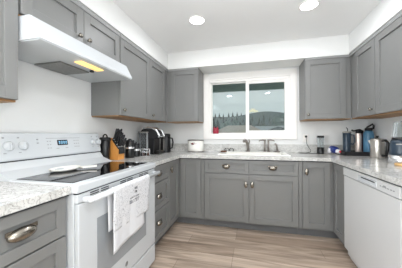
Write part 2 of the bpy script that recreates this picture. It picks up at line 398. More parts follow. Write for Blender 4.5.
house((4.2, 20.5, 0), 3.0, 5, 1.35, 1.98, 'roof2', 'neighbouring house with a dark charcoal gable roof, right in the window view', 'y')
house((4.2, 30, 0), 7.5, 5, 1.7, 2.5, 'roof3', 'neighbouring house with a long pale grey roof, behind the dark gable')

# ------------------------------------------------------------ cabinets
# side: 'L' left run faces +x, 'B' back run faces -y, 'R' right run faces -x.  a = coordinate along the wall, n = height off the face
def P3(side, a, n_, z_):
    return {'L': (n_, a, z_), 'B': (a, -n_, z_), 'R': (W-n_, a, z_)}[side]
def NRM(side): return Vector({'L': (1, 0, 0), 'B': (0, -1, 0), 'R': (-1, 0, 0)}[side])
def bx(g, side, a0, a1, n0, n1, z0, z1, bev=0):
    p_ = P3(side, a0, n0, z0); q_ = P3(side, a1, n1, z1)
    return g.box(min(p_[0], q_[0]), max(p_[0], q_[0]), min(p_[1], q_[1]), max(p_[1], q_[1]), z0, z1, bev)
def shaker(root, name, side, a0, a1, z0, z1, face, rail=.062, th=.0195):
    g = G(); n0 = face-th
    bx(g, side, a0, a0+rail, n0, face, z0, z1, .0015); bx(g, side, a1-rail, a1, n0, face, z0, z1, .0015)
    bx(g, side, a0+rail-.001, a1-rail+.001, n0, face, z0, z0+rail, .0015); bx(g, side, a0+rail-.001, a1-rail+.001, n0, face, z1-rail, z1, .0015)
    bx(g, side, a0+rail-.004, a1-rail+.004, n0, face-.014, z0+rail-.004, z1-rail+.004)
    return obj(name, g, 'cab', root)
def knob(door, side, a, z_, face):
    obj('knob', G().lathe(P3(side, a, face-.001, z_), [(0, 0), (.009, 0), (.006, .008), (.0065, .013), (.016, .018), (.017, .023), (.012, .029), (0, .031)], 20, NRM(side)), 'nickel', door)
def oval(door, side, a, z_, face):
    g = G().cyl(P3(side, a, face-.001, z_), P3(side, a, face+.016, z_), .009, .007)
    c = P3(side, a, face+.022, z_); rad = {'L': (.012, .021, .039), 'R': (.012, .021, .039), 'B': (.021, .012, .039)}[side]
    g.ell(c, *rad); obj('oval_knob', g, 'nickel', door)
def cup(door, side, a, z_, face, hw=.05):
    c = P3(side, a, face, z_-.006); rad = {'L': (.028, hw, .028), 'R': (.028, hw, .028), 'B': (hw, .028, .028)}[side]
    g = G(); nrm = NRM(side)
    g.ell(c, *rad, cut=(Vector(c)+nrm*-.0, -nrm))
    bx(g, side, a-hw-.004, a+hw+.004, face-.001, face+.002, z_+.002, z_+.02)
    obj('cup_pull', g, 'nickel', door)
UF, UB = .33, 1.352
def upper(label, side, a0, a1, doors, z0=UB, crown=None):
    """doors: list of (a0, a1, knob_a)"""
    am = (a0+a1)/2; t_ = thing('upper_cabinet', label, 'cabinet', P3(side, am, .16, z0))
    g = G(); bx(g, side, a0, a1, .002, UF-.02, z0+.012, UT-.002)
    obj('body', g, 'cab', t_)
    g = G(); bx(g, side, a0+.004, a1-.004, .004, UF-.022, z0, z0+.011); obj('underside', g, 'wood_under', t_, plabel='bare wood underside')
    g = G(); bx(g, side, *(crown or (a0, a1)), UF-.0195, UF+.004, UT-.034, UT-.001, .003); obj('crown_strip', g, 'crown', t_)
    for (d0, d1, ka) in doors:
        d = shaker(t_, 'door', side, d0, d1, z0+.012, UT-.037, UF)
        if ka is not None: knob(d, side, ka, z0+.065, UF)
    return t_
g0 = .0025
upper('grey wall cabinet at the left edge, nearest the camera, beside the range hood', 'L', -2.98, -2.325, [(-2.975, -2.33, None)])
upper('short grey two-door wall cabinet directly above the white range hood', 'L', -2.318, -1.452, [(-2.314, -1.888+g0, -1.93), (-1.884+g0, -1.456, -1.845)], z0=1.825)
upper('tall grey two-door wall cabinet between the range hood and the left corner', 'L', -1.447, -.3125, [(-1.443, -.866, -1.40), (-.862, -.41, -.80)])
upper('grey single-door wall cabinet on the back wall left of the window', 'B', .3125, .795, [(.385, .79, None)], crown=(.336, .795))
upper('grey single-door wall cabinet on the back wall right of the window', 'B', 2.176, 2.6875, [(2.181, 2.628, 2.212)], crown=(2.176, 2.664))
upper('grey single-door wall cabinet in the right corner, above the row of bottles', 'R', -.845, -.3125, [(-.842, -.445, -.80)])
upper('wide grey two-door wall cabinet at the right edge, above the blender', 'R', -1.80, -.849, [(-1.323, -.853, -1.28), (-1.796, -1.327, -1.37)])

CF, CT = .615, .876   # door face, underside of the worktop
def base_body(t_, side, a0, a1, extra=None):
    g = G(); bx(g, side, a0, a1, .03, CF-.02, .10, CT-.002); obj('body', g, 'cab', t_)
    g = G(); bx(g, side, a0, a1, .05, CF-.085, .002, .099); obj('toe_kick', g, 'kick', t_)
# near left drawers
t_ = thing('base_cabinet', 'grey drawer base cabinet at the lower left edge, nearest the camera, left of the range', 'cabinet', (.3, -2.64, 0))
base_body(t_, 'L', -2.98, -2.302)
d = shaker(t_, 'drawer', 'L', -2.975, -2.307, .672, .862, CF, .05); cup(d, 'L', -2.515, .777, CF, .058)
d = shaker(t_, 'drawer', 'L', -2.975, -2.307, .40, .664, CF, .055); cup(d, 'L', -2.515, .545, CF, .058)
d = shaker(t_, 'drawer', 'L', -2.975, -2.307, .115, .392, CF, .055); cup(d, 'L', -2.515, .265, CF, .058)
# left drawers beyond the range
t_ = thing('base_cabinet', 'narrow grey three-drawer base cabinet between the range and the left corner', 'cabinet', (.3, -1.19, 0))
base_body(t_, 'L', -1.412, -.962)
for (z0, z1, zp) in ((.70, .862, .785), (.422, .692, .555), (.118, .414, .285)):
    d = shaker(t_, 'drawer', 'L', -1.408, -.966, z0, z1, CF, .05); cup(d, 'L', -1.215, zp, CF, .046)
# left corner
t_ = thing('base_cabinet', 'grey corner base cabinet in the left inner corner under the coffee maker', 'cabinet', (.4, -.4, 0))
g = G(); g.box(.03, CF-.02, -.96, -.03, .10, CT-.002); g.box(CF-.02, .943, -(CF-.02), -.03, .10, CT-.002); obj('body', g, 'cab', t_)
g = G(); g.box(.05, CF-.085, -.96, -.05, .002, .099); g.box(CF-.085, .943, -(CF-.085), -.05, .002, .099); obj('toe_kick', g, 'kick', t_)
d = shaker(t_, 'door', 'L', -.956, -.632, .118, .862, CF); oval(d, 'L', -.918, .770, CF)
shaker(t_, 'door', 'B', .632, .900, .118, .862, CF)
# sink base
t_ = thing('sink_cabinet', 'wide grey sink base cabinet with two drawers above two doors below the window', 'cabinet', (1.49, -.3, 0))
g = G(); g.box(.946, 2.042, -(CF-.02), -.03, .10, .70); g.box(.946, 2.042, -(CF-.02), -.575, .70, CT-.002); obj('body', g, 'cab', t_)
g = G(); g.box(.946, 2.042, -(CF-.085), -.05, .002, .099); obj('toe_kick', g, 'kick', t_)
for a0, a1, ka in ((.950, 1.491, 1.22), (1.496, 2.038, 1.765)):
    d = shaker(t_, 'drawer_front', 'B', a0, a1, .700, .862, CF, .045); cup(d, 'B', ka, .785, CF, .046)
for a0, a1, ka in ((.950, 1.491, 1.458), (1.496, 2.038, 1.530)):
    d = shaker(t_, 'door', 'B', a0, a1, .118, .692, CF); oval(d, 'B', ka, .575, CF)
# right corner
t_ = thing('base_cabinet', 'grey corner base cabinet in the right inner corner between sink and dishwasher', 'cabinet', (2.6, -.4, 0))
g = G(); g.box(2.044, W-.03, -(CF-.02), -.03, .10, CT-.002); g.box(W-CF+.02, W-.03, -.914, -(CF-.02), .10, CT-.002); obj('body', g, 'cab', t_)
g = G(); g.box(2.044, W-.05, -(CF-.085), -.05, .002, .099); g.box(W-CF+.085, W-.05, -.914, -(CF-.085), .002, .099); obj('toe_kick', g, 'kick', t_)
d = shaker(t_, 'door', 'B', 2.086, 2.366, .118, .862, CF); oval(d, 'B', 2.122, .755, CF)
shaker(t_, 'door', 'R', -.908, -.632, .118, .862, CF)
# right end
t_ = thing('base_cabinet', 'grey base cabinet at the right edge beyond the white dishwasher', 'cabinet', (2.7, -2.05, 0))
base_body(t_, 'R', -2.40, -1.713)
d = shaker(t_, 'drawer', 'R', -2.395, -1.718, .70, .862, CF, .05); cup(d, 'R', -2.05, .785, CF)
d = shaker(t_, 'door', 'R', -2.395, -2.058, .118, .692, CF); oval(d, 'R', -2.09, .60, CF)
d = shaker(t_, 'door', 'R', -2.054, -1.718, .118, .692, CF); oval(d, 'R', -2.02, .60, CF)

# ------------------------------------------------------------ worktops
CE, CZ = .637, .915
SX0, SX1, SY0, SY1 = 1.13, 1.95, -.545, -.10     # sink cut-out
g = G()
g.box(.001, CE, -1.416, -CE, CT, CZ); g.box(.001, SX0, -CE, -.001, CT, CZ); g.box(SX1, W-.001, -CE, -.001, CT, CZ)
g.box(SX0, SX1, -CE, SY0, CT, CZ); g.box(SX0, SX1, SY1, -.001, CT, CZ); g.box(W-CE, W-.001, -2.42, -CE, CT, CZ)
wt = obj('countertop', g, 'stone', base=(1.5, -.3, CT), label='long U-shaped flecked white stone countertop running round the sink wall', cat='countertop')
g = G(); g.box(.022, W-.022, -.021, -.001, CZ, 1.03); g.box(.001, .021, -1.40, -.001, CZ, 1.03); g.box(W-.021, W-.001, -2.42, -.001, CZ, 1.03)
obj('backsplash', g, 'stone', wt)
wn = obj('countertop', G().box(.001, CE, -2.98, -2.298, CT, CZ), 'stone', base=(.3, -2.6, CT), label='short flecked white stone countertop left of the range, at the left edge', cat='countertop')
obj('shadow_strip', G().box(.60, CE-.012, -2.98, -2.30, CT-.011, CT-.0005), 'seam', wn, plabel='dark strip standing for the shadow under the stone')  # solid dark strip in place of the shadow gap below the counter
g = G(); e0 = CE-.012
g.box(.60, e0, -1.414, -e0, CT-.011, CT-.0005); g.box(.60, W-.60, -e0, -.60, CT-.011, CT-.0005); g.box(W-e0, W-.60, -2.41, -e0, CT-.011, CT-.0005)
obj('shadow_strip', g, 'seam', wt, plabel='dark strip standing for the shadow under the stone')  # shadow gap modelled as a dark strip along the U-shaped run
# sink
t_ = thing('sink', 'white drop-in kitchen sink set in the stone countertop below the window', 'sink', (1.54, -.32, .73))
g = G(); rz0, rz1 = CZ+.0005, CZ+.012
g.box(SX0-.02, SX1+.02, SY0-.02, SY0+.035, rz0, rz1, .004); g.box(SX0-.02, SX1+.02, SY1-.055, SY1+.015, rz0, rz1, .004)
g.box(SX0-.02, SX0+.035, SY0+.03, SY1-.05, rz0, rz1, .004); g.box(SX1-.035, SX1+.02, SY0+.03, SY1-.05, rz0, rz1, .004)
obj('rim', g, 'sinkwhite', t_)
g = G(); a, b_, c_, d_ = SX0+.034, SX1-.034, SY0+.034, SY1-.054; zb = .735
g.box(a-.02, b_+.02, c_-.02, c_, zb, rz0); g.box(a-.02, b_+.02, d_, d_+.02, zb, rz0); g.box(a-.02, a, c_, d_, zb, rz0); g.box(b_, b_+.02, c_, d_, zb, rz0); g.box(a-.02, b_+.02, c_-.02, d_+.02, zb-.012, zb)
obj('basin', g, 'sinkwhite', t_)
obj('drain', G().lathe((1.54, -.32, zb), [(0, .001), (.035, .001), (.042, .004), (.045, 0)], 20), 'steel', t_)

# ------------------------------------------------------------ range
RY0, RY1 = -2.292, -1.422
t_ = thing('range', 'white freestanding electric range with black glass cooktop and patterned towel on its door', 'range', (.35, (RY0+RY1)/2, 0))
obj('body', G().box(.02, .645, RY0, RY1, .03, .872, .003), 'white_app', t_)
obj('cooktop', G().box(.20, .676, RY0-.006, RY1+.006, .874, .921, .008, 2), 'white_app', t_)
obj('glass_top', G().box(.215, .612, RY0+.03, RY1-.03, .918, .9235, .002), 'blackglass', t_)
g = G()
g.prism([(.02, RY0, .874), (.215, RY0, .874), (.215, RY0, .926), (.12, RY0, .962), (.085, RY0, 1.008), (.02, RY0, 1.008)], (0, RY1-RY0, 0))
obj('rear_deck', g, 'white_app', t_)
g = G(); g.prism([(.02, RY0, 1.016), (.088, RY0, 1.016), (.092, RY0, 1.03), (.062, RY0, 1.185), (.05, RY0, 1.193), (.02, RY0, 1.193)], (0, RY1-RY0, 0), .003)
bgd = obj('backguard', g, 'white_app', t_)
obj('seam', G().box(.02, .084, RY0+.002, RY1-.002, 1.0085, 1.0155), 'seam', t_)
def bgx(z_): return .092-(z_-1.03)*(.03/.155)
bn = Vector((1, 0, .19)).normalized()
for yk in (-2.21, -2.125, -1.512, -1.445):
    zk = 1.108; rr = .031 if yk < -2 else .029
    p_ = Vector((bgx(zk), yk, zk))
    g = G().lathe(p_-bn*.001, [(0, 0), (rr, 0), (rr, .006), (rr*.78, .018), (rr*.7, .02), (0, .02)], 28, bn)
    g.box(p_.x+.016, p_.x+.030, yk-.006, yk+.006, zk-rr*.75, zk+rr*.75, .003)
    kb = obj('knob', g, 'white_app', bgd)
    obj('pointer', G().box(p_.x+.0285, p_.x+.0305, yk-.0015, yk+.0015, zk+rr*.2, zk+rr*.7), 'print_grey', kb)
def mark(name, y0, y1, z0, z1, dx=.0013):
    zz = (z0+z1)/2
    obj(name, G().box(bgx(zz)-.002, bgx(zz)+dx, y0, y1, z0, z1), 'print_grey', bgd)
for yk in (-2.235, -2.15, -1.52, -1.452): mark('burner_mark', yk-.006, yk+.006, 1.155, 1.165); mark('dial_mark', yk-.008, yk+.008, 1.062, 1.067)
for zk in (1.145, 1.12): mark('indicator_light', -2.035, -2.022, zk-.004, zk+.004)
mark('printed_line', -1.965, -1.66, 1.150, 1.1535)
for yk in (-1.955, -1.935, -1.72, -1.70, -1.68):
    for zk in (1.13, 1.105, 1.08): mark('touch_key', yk-.005, yk+.005, zk-.003, zk+.003)
for yk in (-1.88, -1.80): mark('key_legend', yk-.012, yk+.012, 1.072, 1.077)
sc_ = obj('clock_display', G().prism([(bgx(1.098)-.003, -1.878, 1.098), (bgx(1.098)+.003, -1.878, 1.098), (bgx(1.138)+.003, -1.878, 1.138), (bgx(1.138)-.003, -1.878, 1.138)], (0, .09, 0)), 'screen', bgd)
g = G()
for yk in (-1.862, -1.842, -1.822, -1.803):
    for (y0, y1, z0, z1) in ((-.005, -.003, 1.108, 1.128), (.003, .005, 1.108, 1.128), (-.005, .005, 1.126, 1.129), (-.005, .005, 1.107, 1.110)):
        x_ = bgx(z0)+.003; g.box(x_-.002, x_+.001, yk+y0, yk+y1, z0, z1)
obj('digits', g, 'led', sc_)
# front: vent strip, door, handle, drawer
obj('vent_strip', G().box(.640, .668, RY0+.002, RY1-.002, .822, .867, .004), 'white_app', t_)
obj('top_seam', G().box(.640, .662, RY0+.002, RY1-.002, .8672, .8738), 'seam', t_)
for yc in (-2.17, -2.085, -1.90, -1.82, -1.66, -1.58):
    for zz in (.846, .858): obj('vent_slot', G().box(.667, .669, yc-.034, yc+.034, zz-.0034, zz+.0034), 'seam', t_)
dr = obj('oven_door', G().box(.647, .672, RY0+.004, RY1-.004, .197, .818, .006, 2), 'white_app', t_)
obj('oven_window', G().box(.6705, .6735, RY0+.135, RY1-.17, .34, .70, .001), 'ovenglass', dr)
g = G(); hx, hz = .722, .838
g.tube([(hx, RY0+.035, hz), (hx, RY1-.035, hz)], .0165, 16)
g.ell((hx, RY0+.035, hz), .0165, .0165, .0165, 8); g.ell((hx, RY1-.035, hz), .0165, .0165, .0165, 8)
for yk in (RY0+.045, RY1-.045): g.box(.668, hx, yk-.016, yk+.016, hz-.014, hz+.012, .005)
obj('door_handle', g, 'white_app', dr)
obj('emblem', G().lathe((.671, -1.87, .265), [(0, 0), (.017, 0), (.017, .002), (.014, .003), (0, .003)], 24, (1, 0, 0)), 'badge', dr)
dw_ = obj('storage_drawer', G().box(.640, .672, RY0+.004, RY1-.004, .035, .186, .006, 2), 'white_app', t_)
obj('kick_plinth', G().box(.05, .60, RY0+.02, RY1-.02, .001, .030), 'seam', t_)

# towel over the oven door handle
ty0, ty1 = -2.105, -1.665
def cloth(y0, y1, zend0, zend1, front, off, skew0=0, skew1=0, nx=28, nz=26):
    vs_, fs_, uv = [], [], []
    rad = .0185+off
    for i in range(nx+1):
        s = i/nx
        for j in range(nz+1):
            t = j/nz; ze = zend0+(zend1-zend0)*s
            if t < .25:   # over the bar
                a = math.pi*(.5-(t/.25)*.5) if front else math.pi*(.5+(t/.25)*.5)
                xx = hx+rad*math.cos(a); zz = hz+rad*math.sin(a); k = 0
            else:
                k = (t-.25)/.75; zz = hz-(hz-ze)*k; sg = 1 if front else -1
                fold = .004*math.sin(s*9+1.2)*k+.002*math.sin(s*23)*k
                xx = hx+sg*rad*(1-.35*k if front else 1-.3*k)+fold*(1 if front else .45)-(0 if front else .002*k)
            yy = y0+(y1-y0)*s+(skew0+(skew1-skew0)*s)*k
            vs_.append((xx, yy, zz)); uv.append((s*.45*2.2, (zz-.4)*2.2))
    for i in range(nx):
        for j in range(nz): a = i*(nz+1)+j; fs_.append((a, a+1, a+nz+2, a+nz+1))
    return vs_, fs_, uv
def cloth_obj(name, data, m_, parent):
    vs_, fs_, uv = data; me = bpy.data.meshes.new(name); org = ORG[parent.name]
    me.from_pydata([tuple(Vector(v)-org) for v in vs_], [], fs_); ul = me.uv_layers.new(name='uv')
    for lp in me.loops: ul.data[lp.index].uv = uv[lp.vertex_index]
    for p_ in me.polygons: p_.use_smooth = True
    me.materials.append(M[m_]); o = bpy.data.objects.new(name, me); COL.objects.link(o); o.parent = parent; ORG[o.name] = org
    md = o.modifiers.new('thick', 'SOLIDIFY'); md.thickness = .0022; md.offset = 0
    return o
tw = thing('dish_towel', 'white cotton dish towel with grey printed doodles hanging over the oven handle', 'towel', (hx, -1.885, .82))
cloth_obj('front_flap', cloth(ty0, ty1, .600, .583, True, .0045), 'towel', tw)
cloth_obj('rear_flap', cloth(ty0+.005, ty1-.11, .468, .50, True, .001, -.0, .05), 'towelplain', tw)
cloth_obj('back_drape', cloth(ty0, ty1, .60, .61, False, .001), 'towelplain', tw)
# dark stamped lines of lettering on the towel: illegible strokes
g = G(); rnd = random.Random(3)
for (zc, yc, hw, hh) in ((.806, -1.865, .018, .008), (.781, -1.865, .016, .008), (.748, -1.88, .055, .005), (.722, -1.88, .058, .012)):
    g = G(); nL = max(3, int(hw/.009)); st = 2*hw/nL
    for k in range(nL):
        yk = yc-hw+st*(k+.5)
        kf = (hz-zc)/(hz-.59); xk = hx+.023*(1-.35*kf)+.004*math.sin((yk-ty0)/(ty1-ty0)*9+1.2)*kf+.002*math.sin((yk-ty0)/(ty1-ty0)*23)*kf+.0015
        g.box(xk-.001, xk+.001, yk-st*.40, yk-st*.15, zc-hh, zc+hh)
        if rnd.random() < .8: g.box(xk-.001, xk+.001, yk-st*.4, yk+st*.38, zc+hh*.5, zc+hh)
        if rnd.random() < .7: g.box(xk-.001, xk+.001, yk+st*.12, yk+st*.38, zc-hh, zc+hh*.6)
    obj('lettering_line', g, 'ink', tw)

# spoon rest on the cooktop
t_ = thing('spoon_rest', 'white spoon rest with a flared handle on the black glass cooktop', 'spoon rest', (.29, -1.93, .9252))
g = G(); g.lathe((.25, -1.97, .9252), [(0, .003), (.055, .003), (.075, .010), (.088, .020), (.090, .021), (.078, .008), (.058, 0), (0, 0)], 28, sx=.85, sy=1.25)
obj('dish', g, 'ceramic', t_)
g = G(); g.prism([(.285, -1.885, .932), (.33, -1.90, .932), (.405, -1.845, .936), (.37, -1.80, .936)], (0, 0, .012), .003); obj('handle', g, 'ceramic', t_)

# ------------------------------------------------------------ range hood
HY0, HY1 = -2.316, -1.454
t_ = thing('range_hood', 'white under-cabinet range hood with slanted front and grey underside above the range', 'hood', (.23, -1.885, 1.685))
g = G(); g.prism([(.003, HY0, 1.822), (.385, HY0, 1.822), (.40, HY0, 1.815), (.458, HY0, 1.705), (.458, HY0, 1.689), (.003, HY0, 1.689)], (0, HY1-HY0, 0), .003)
obj('shell', g, 'white_app', t_)
obj('underside', G().box(.010, .452, HY0+.006, HY1-.006, 1.684, 1.6888), 'hoodgrey', t_, plabel='grey metal underside')
obj('grease_filter', G().box(.03, .265, -2.02, -1.76, 1.674, 1.6838, .003), 'filter', t_)
ln = obj('lamp_lens', G().box(.345, .41, -1.99, -1.77, 1.676, 1.6838, .004), 'warmglass', t_, plabel='lit yellow lamp lens')
obj('switch', G().box(.30, .325, -1.80, -1.775, 1.668, 1.6838, .003), 'black', t_)

# ------------------------------------------------------------ dishwasher
t_ = thing('dishwasher', 'white built-in dishwasher under the countertop on the right', 'dishwasher', (2.7, -1.315, 0))
DY0, DY1 = -1.709, -.918
dx = W-CF-.005
obj('tub', G().box(dx+.03, W-.04, DY0+.004, DY1-.004, .04, .862), 'white_dw', t_)
g = G(); g.box(dx, dx+.028, DY0+.003, DY1-.003, .105, .786, .005, 2); dd = obj('door', g, 'white_dw', t_)
cp = obj('control_panel', G().box(dx-.006, dx+.028, DY0+.003, DY1-.003, .790, .863, .005, 2), 'white_dw', t_)
obj('handle_pocket', G().box(dx-.009, dx-.004, -1.475, -1.215, .800, .846, .006, 2), 'white_app', cp)
obj('pocket_slot', G().box(dx-.0105, dx-.008, -1.455, -1.265, .829, .838), 'seam', cp)
g = G()
for yk in (-1.52, -1.545, -1.575, -1.60, -1.63, -1.655): g.box(dx-.0075, dx-.005, yk-.007, yk+.007, .822, .829)
g.box(dx-.0075, dx-.005, -1.576, -1.55, .824, .836)
obj('buttons', g, 'print_grey', cp)
obj('kick_panel', G().box(dx+.05, dx+.07, DY0+.004, DY1-.004, .003, .10), 'white_dw', t_)
obj('vent_gap', G().box(dx+.004, dx+.026, DY0+.005, DY1-.005, .7865, .7895), 'seam', t_)

# ------------------------------------------------------------ ceiling lights
def downlight(x_, y_, label):
    t_ = thing('ceiling_light', label, 'light', (x_, y_, H), None)
    obj('trim_ring', G().lathe((x_, y_, H-.001), [(.088, 0), (.088, -.005), (.076, -.009), (.072, -.006), (.072, 0)], 36), 'trim', t_)
    obj('lens', G().lathe((x_, y_, H-.001), [(.0715, -.0005), (.0715, -.004), (0, -.006)], 36), 'lens', t_)
    d = bpy.data.lights.new('downlight', 'AREA'); d.shape = 'DISK'; d.size = .13; d.energy = DOWNLIGHT_W; d.color = (.96, .98, 1.0)
    o = bpy.data.objects.new('downlight', d); COL.objects.link(o); o.location = (x_, y_, H-.012)
downlight(.985, -1.09, 'round recessed ceiling light, the left of the two in view')
downlight(2.045, -1.08, 'round recessed ceiling light, the right of the two in view, at the top edge')
downlight(.845, -3.12, 'round recessed ceiling light behind the camera, mirrored in the left window pane')
downlight(1.97, -2.98, 'round recessed ceiling light behind the camera, mirrored in the right window pane')
t_ = thing('pendant_lamp', 'yellow glowing pendant lamp mirrored in the window glass', 'lamp', (1.55, -4.05, 1.9))
obj('shade', G().lathe((1.55, -4.05, 1.94), [(.02, .10), (.16, .03), (.17, 0), (.155, 0), (.02, .085)], 28), 'pendantglow', t_)
obj('cord', G().cyl((1.55, -4.05, 2.03), (1.55, -4.05, H-.001), .006), 'black', t_)

# ------------------------------------------------------------ things on the left worktop
Z = CZ+.0006
t_ = thing('tumbler', 'tall black insulated tumbler with loop lid right of the range', 'tumbler', (.085, -1.352, Z))
c = (.085, -1.352)
obj('cup', G().lathe((*c, Z), [(0, 0), (.040, 0), (.043, .008), (.047, .10), (.050, .195), (.046, .20), (0, .20)], 28), 'black', t_)
obj('lid', G().lathe((*c, Z+.20), [(0, 0), (.053, 0), (.055, .006), (.055, .022), (.048, .034), (.025, .036), (0, .036)], 28), 'blackmatte', t_)
obj('carry_loop', G().tube([(c[0], c[1]-.03, Z+.234)]+[(c[0], c[1]-.03*math.cos(a), Z+.236+.028*math.sin(a)) for a in [k*math.pi/8 for k in range(9)]]+[(c[0], c[1]+.03, Z+.234)], .007, 8), 'black', t_)
# knife block
t_ = thing('knife_block', 'honey wood knife block between the black tumbler and black canister', 'knife block', (.14, -1.215, Z))
kb0, kb1 = -1.30, -1.19
g = G(); g.prism([(.055, kb0, Z), (.195, kb0, Z), (.195, kb0, Z+.105), (.11, kb0, Z+.215), (.085, kb0, Z+.228), (.055, kb0, Z+.22)], (0, kb1-kb0, 0), .003)
obj('block', g, 'blockwood', t_)
g = G(); g.prism([(.196, kb0+.003, Z+.112), (.118, kb0+.003, Z+.214), (.122, kb0+.003, Z+.217), (.200, kb0+.003, Z+.115)], (0, kb1-kb0-.006, 0)); obj('slot_face', g, 'blackmatte', t_, plabel='black slotted face')
g = G(); g.prism([(.1965, kb0+.012, Z+.062), (.207, kb0+.012, Z+.062), (.207, kb0+.012, Z+.11), (.1965, kb0+.012, Z+.118)], (0, .086, 0)); obj('front_guard', g, 'blackmatte', t_)
dh = Vector((.34, 0, .94)).normalized(); ii = 0
for ft in (.14, .40, .66, .90):
    for yk in (-1.283, -1.258, -1.232, -1.207):
        ii += 1
        p_ = Vector((.200+(.122-.200)*ft, yk, Z+.115+.102*ft))+Vector((.004, 0, .003)); ln_ = .085+.028*ft+(.012 if ii % 3 else 0)
        kn = obj('knife', G().tube([p_, p_+dh*.008], [.0085, .0085], 8), 'silverband', base=p_, label='x', cat='knife', group='knives in the honey wood block')
        kn['label'] = 'black-handled knife standing in the honey wood knife block'
        obj('handle', G().tube([p_+dh*.008, p_+dh*.02, p_+dh*(ln_*.6), p_+dh*(ln_-.012), p_+dh*ln_], [.0105, .0095, .0105, .0115, .008], 8), 'knife', kn)
# black canister with silver band
def canister(c, rad, h, label, band):
    t_ = thing('canister', label, 'canister', (*c, Z))
    obj('jar', G().lathe((*c, Z), [(0, 0), (rad*.96, 0), (rad, .006), (rad, h*.80), (rad*.95, h*.82), (0, h*.82)], 28), 'black', t_)
    obj('band', G().lathe((*c, Z+h*band), [(rad+.0004, 0), (rad+.002, .002), (rad+.002, .020), (rad+.0004, .022)], 28), 'silverband', t_)
    obj('lid', G().lathe((*c, Z+h*.82), [(0, 0), (rad*.98, 0), (rad*1.02, .004), (rad*1.0, h*.10), (rad*.4, h*.13), (rad*.25, h*.18), (0, h*.18)], 28), 'blackmatte', t_)
canister((.175, -1.055), .050, .215, 'black canister with a silver band just right of the knife block', .47)
canister((.185, -.935), .042, .17, 'small black jar with a silver band, left of the pod dish', .4)
# glass dish of pods
t_ = thing('pod_holder', 'low silver wire holder with dark coffee pods left of the coffee maker', 'pod holder', (.26, -.86, Z))
g = G(); c = (.26, -.86)
for hz_ in (.004, .05, .085): g.tube([(c[0]+.058*math.cos(a), c[1]+.058*math.sin(a), Z+hz_) for a in [k*math.pi/12 for k in range(25)]], .0035, 6)
for k in range(8): a = k*math.pi/4; g.cyl((c[0]+.058*math.cos(a), c[1]+.058*math.sin(a), Z+.002), (c[0]+.058*math.cos(a), c[1]+.058*math.sin(a), Z+.085), .003, n=6)
g.lathe((*c, Z), [(0, 0), (.058, 0), (.058, .003), (0, .003)], 24)
obj('wire_frame', g, 'silverband', t_)
for k in range(6):
    a = k*math.pi/3+.3; lx, ly = c[0]+.034*math.cos(a), c[1]+.034*math.sin(a)
    pod = obj('coffee_pod', G().lathe((lx, ly, Z+.0035), [(0, 0), (.0125, 0), (.0165, .036), (.0165, .040), (0, .040)], 14), 'black' if k % 2 else 'brown', base=(lx, ly, Z),
              label='small dark coffee pod inside the silver wire holder', cat='coffee pod', group='pods in the wire holder')
# pod coffee maker, facing the room (+x, slightly towards the sink)
t_ = thing('coffee_maker', 'black pod coffee maker with a curved silver lid band in the left corner', 'coffee maker', (.19, -.60, Z))
c = (.20, -.575)
g = G(); g.prism([(.075, c[1]-.085, Z), (.075, c[1]-.085, Z+.30), (.10, c[1]-.085, Z+.33), (.255, c[1]-.085, Z+.33), (.285, c[1]-.085, Z+.20), (.275, c[1]-.085, Z)], (0, .17, 0), .008); obj('tower', g, 'black', t_)
g = G(); g.box(.277, .35, c[1]-.082, c[1]+.082, Z, Z+.045, .012, 2); g.box(.285, .345, c[1]-.07, c[1]+.07, Z+.044, Z+.048); obj('drip_tray', g, 'black', t_)
prof = [(.17, Z+.205), (.30, Z+.205), (.335, Z+.225), (.345, Z+.25), (.31, Z+.31), (.25, Z+.342), (.17, Z+.348), (.11, Z+.335), (.11, Z+.31)]
g = G(); g.prism([(x_, c[1]-.088, z_) for x_, z_ in prof], (0, .176, 0), .006); hd = obj('brew_head', g, 'blackmatte', t_)
arc = [(.12, Z+.340), (.18, Z+.352), (.25, Z+.346), (.312, Z+.314), (.349, Z+.252), (.338, Z+.224)]
for s_ in (-1, 1):
    g = G(); y_ = c[1]+s_*.074
    g.tube([(x_, y_, z_) for x_, z_ in arc], .0155, 10); obj('silver_band', g, 'silverband', hd)
g = G(); g.tube([(.343, c[1]+yy, Z+.236) for yy in (-.066, -.03, .03, .066)], .007, 8); obj('lift_handle', g, 'silverband', hd)
g = G(); g.box(.09, .20, c[1]-.150, c[1]-.090, Z+.06, Z+.285, .01, 2); rs = obj('water_reservoir', g, 'smoke', t_, plabel='smoky clear water tank')
obj('reservoir_base', G().box(.085, .21, c[1]-.152, c[1]-.088, Z, Z+.058, .006), 'black', t_)
obj('reservoir_lid', G().box(.085, .205, c[1]-.153, c[1]-.088, Z+.286, Z+.300, .004), 'rim', t_)
# black grinder / carafe brewer in the corner
t_ = thing('coffee_brewer', 'round black coffee brewer with side handle between the coffee maker and the corner', 'coffee brewer', (.285, -.30, Z))
c = (.285, -.30)
obj('body', G().lathe((*c, Z), [(0, 0), (.075, 0), (.078, .01), (.074, .10), (.070, .22), (.066, .225), (0, .225)], 30), 'black', t_)
obj('lid', G().lathe((*c, Z+.2255), [(0, 0), (.071, 0), (.074, .006), (.072, .035), (.06, .047), (0, .05)], 30), 'blackmatte', t_)
obj('handle', G().tube([(c[0]+.062, c[1]-.03, Z+.215), (c[0]+.112, c[1]-.015, Z+.205), (c[0]+.122, c[1]-.012, Z+.15), (c[0]+.11, c[1]-.014, Z+.07), (c[0]+.066, c[1]-.03, Z+.045)], .011, 10), 'black', t_)
obj('grey_strip', G().box(c[0]-.006, c[0]+.012, c[1]-.079, c[1]-.070, Z+.03, Z+.20, .002), 'rim', t_)  # narrow upright grey strip on the front of the brewer
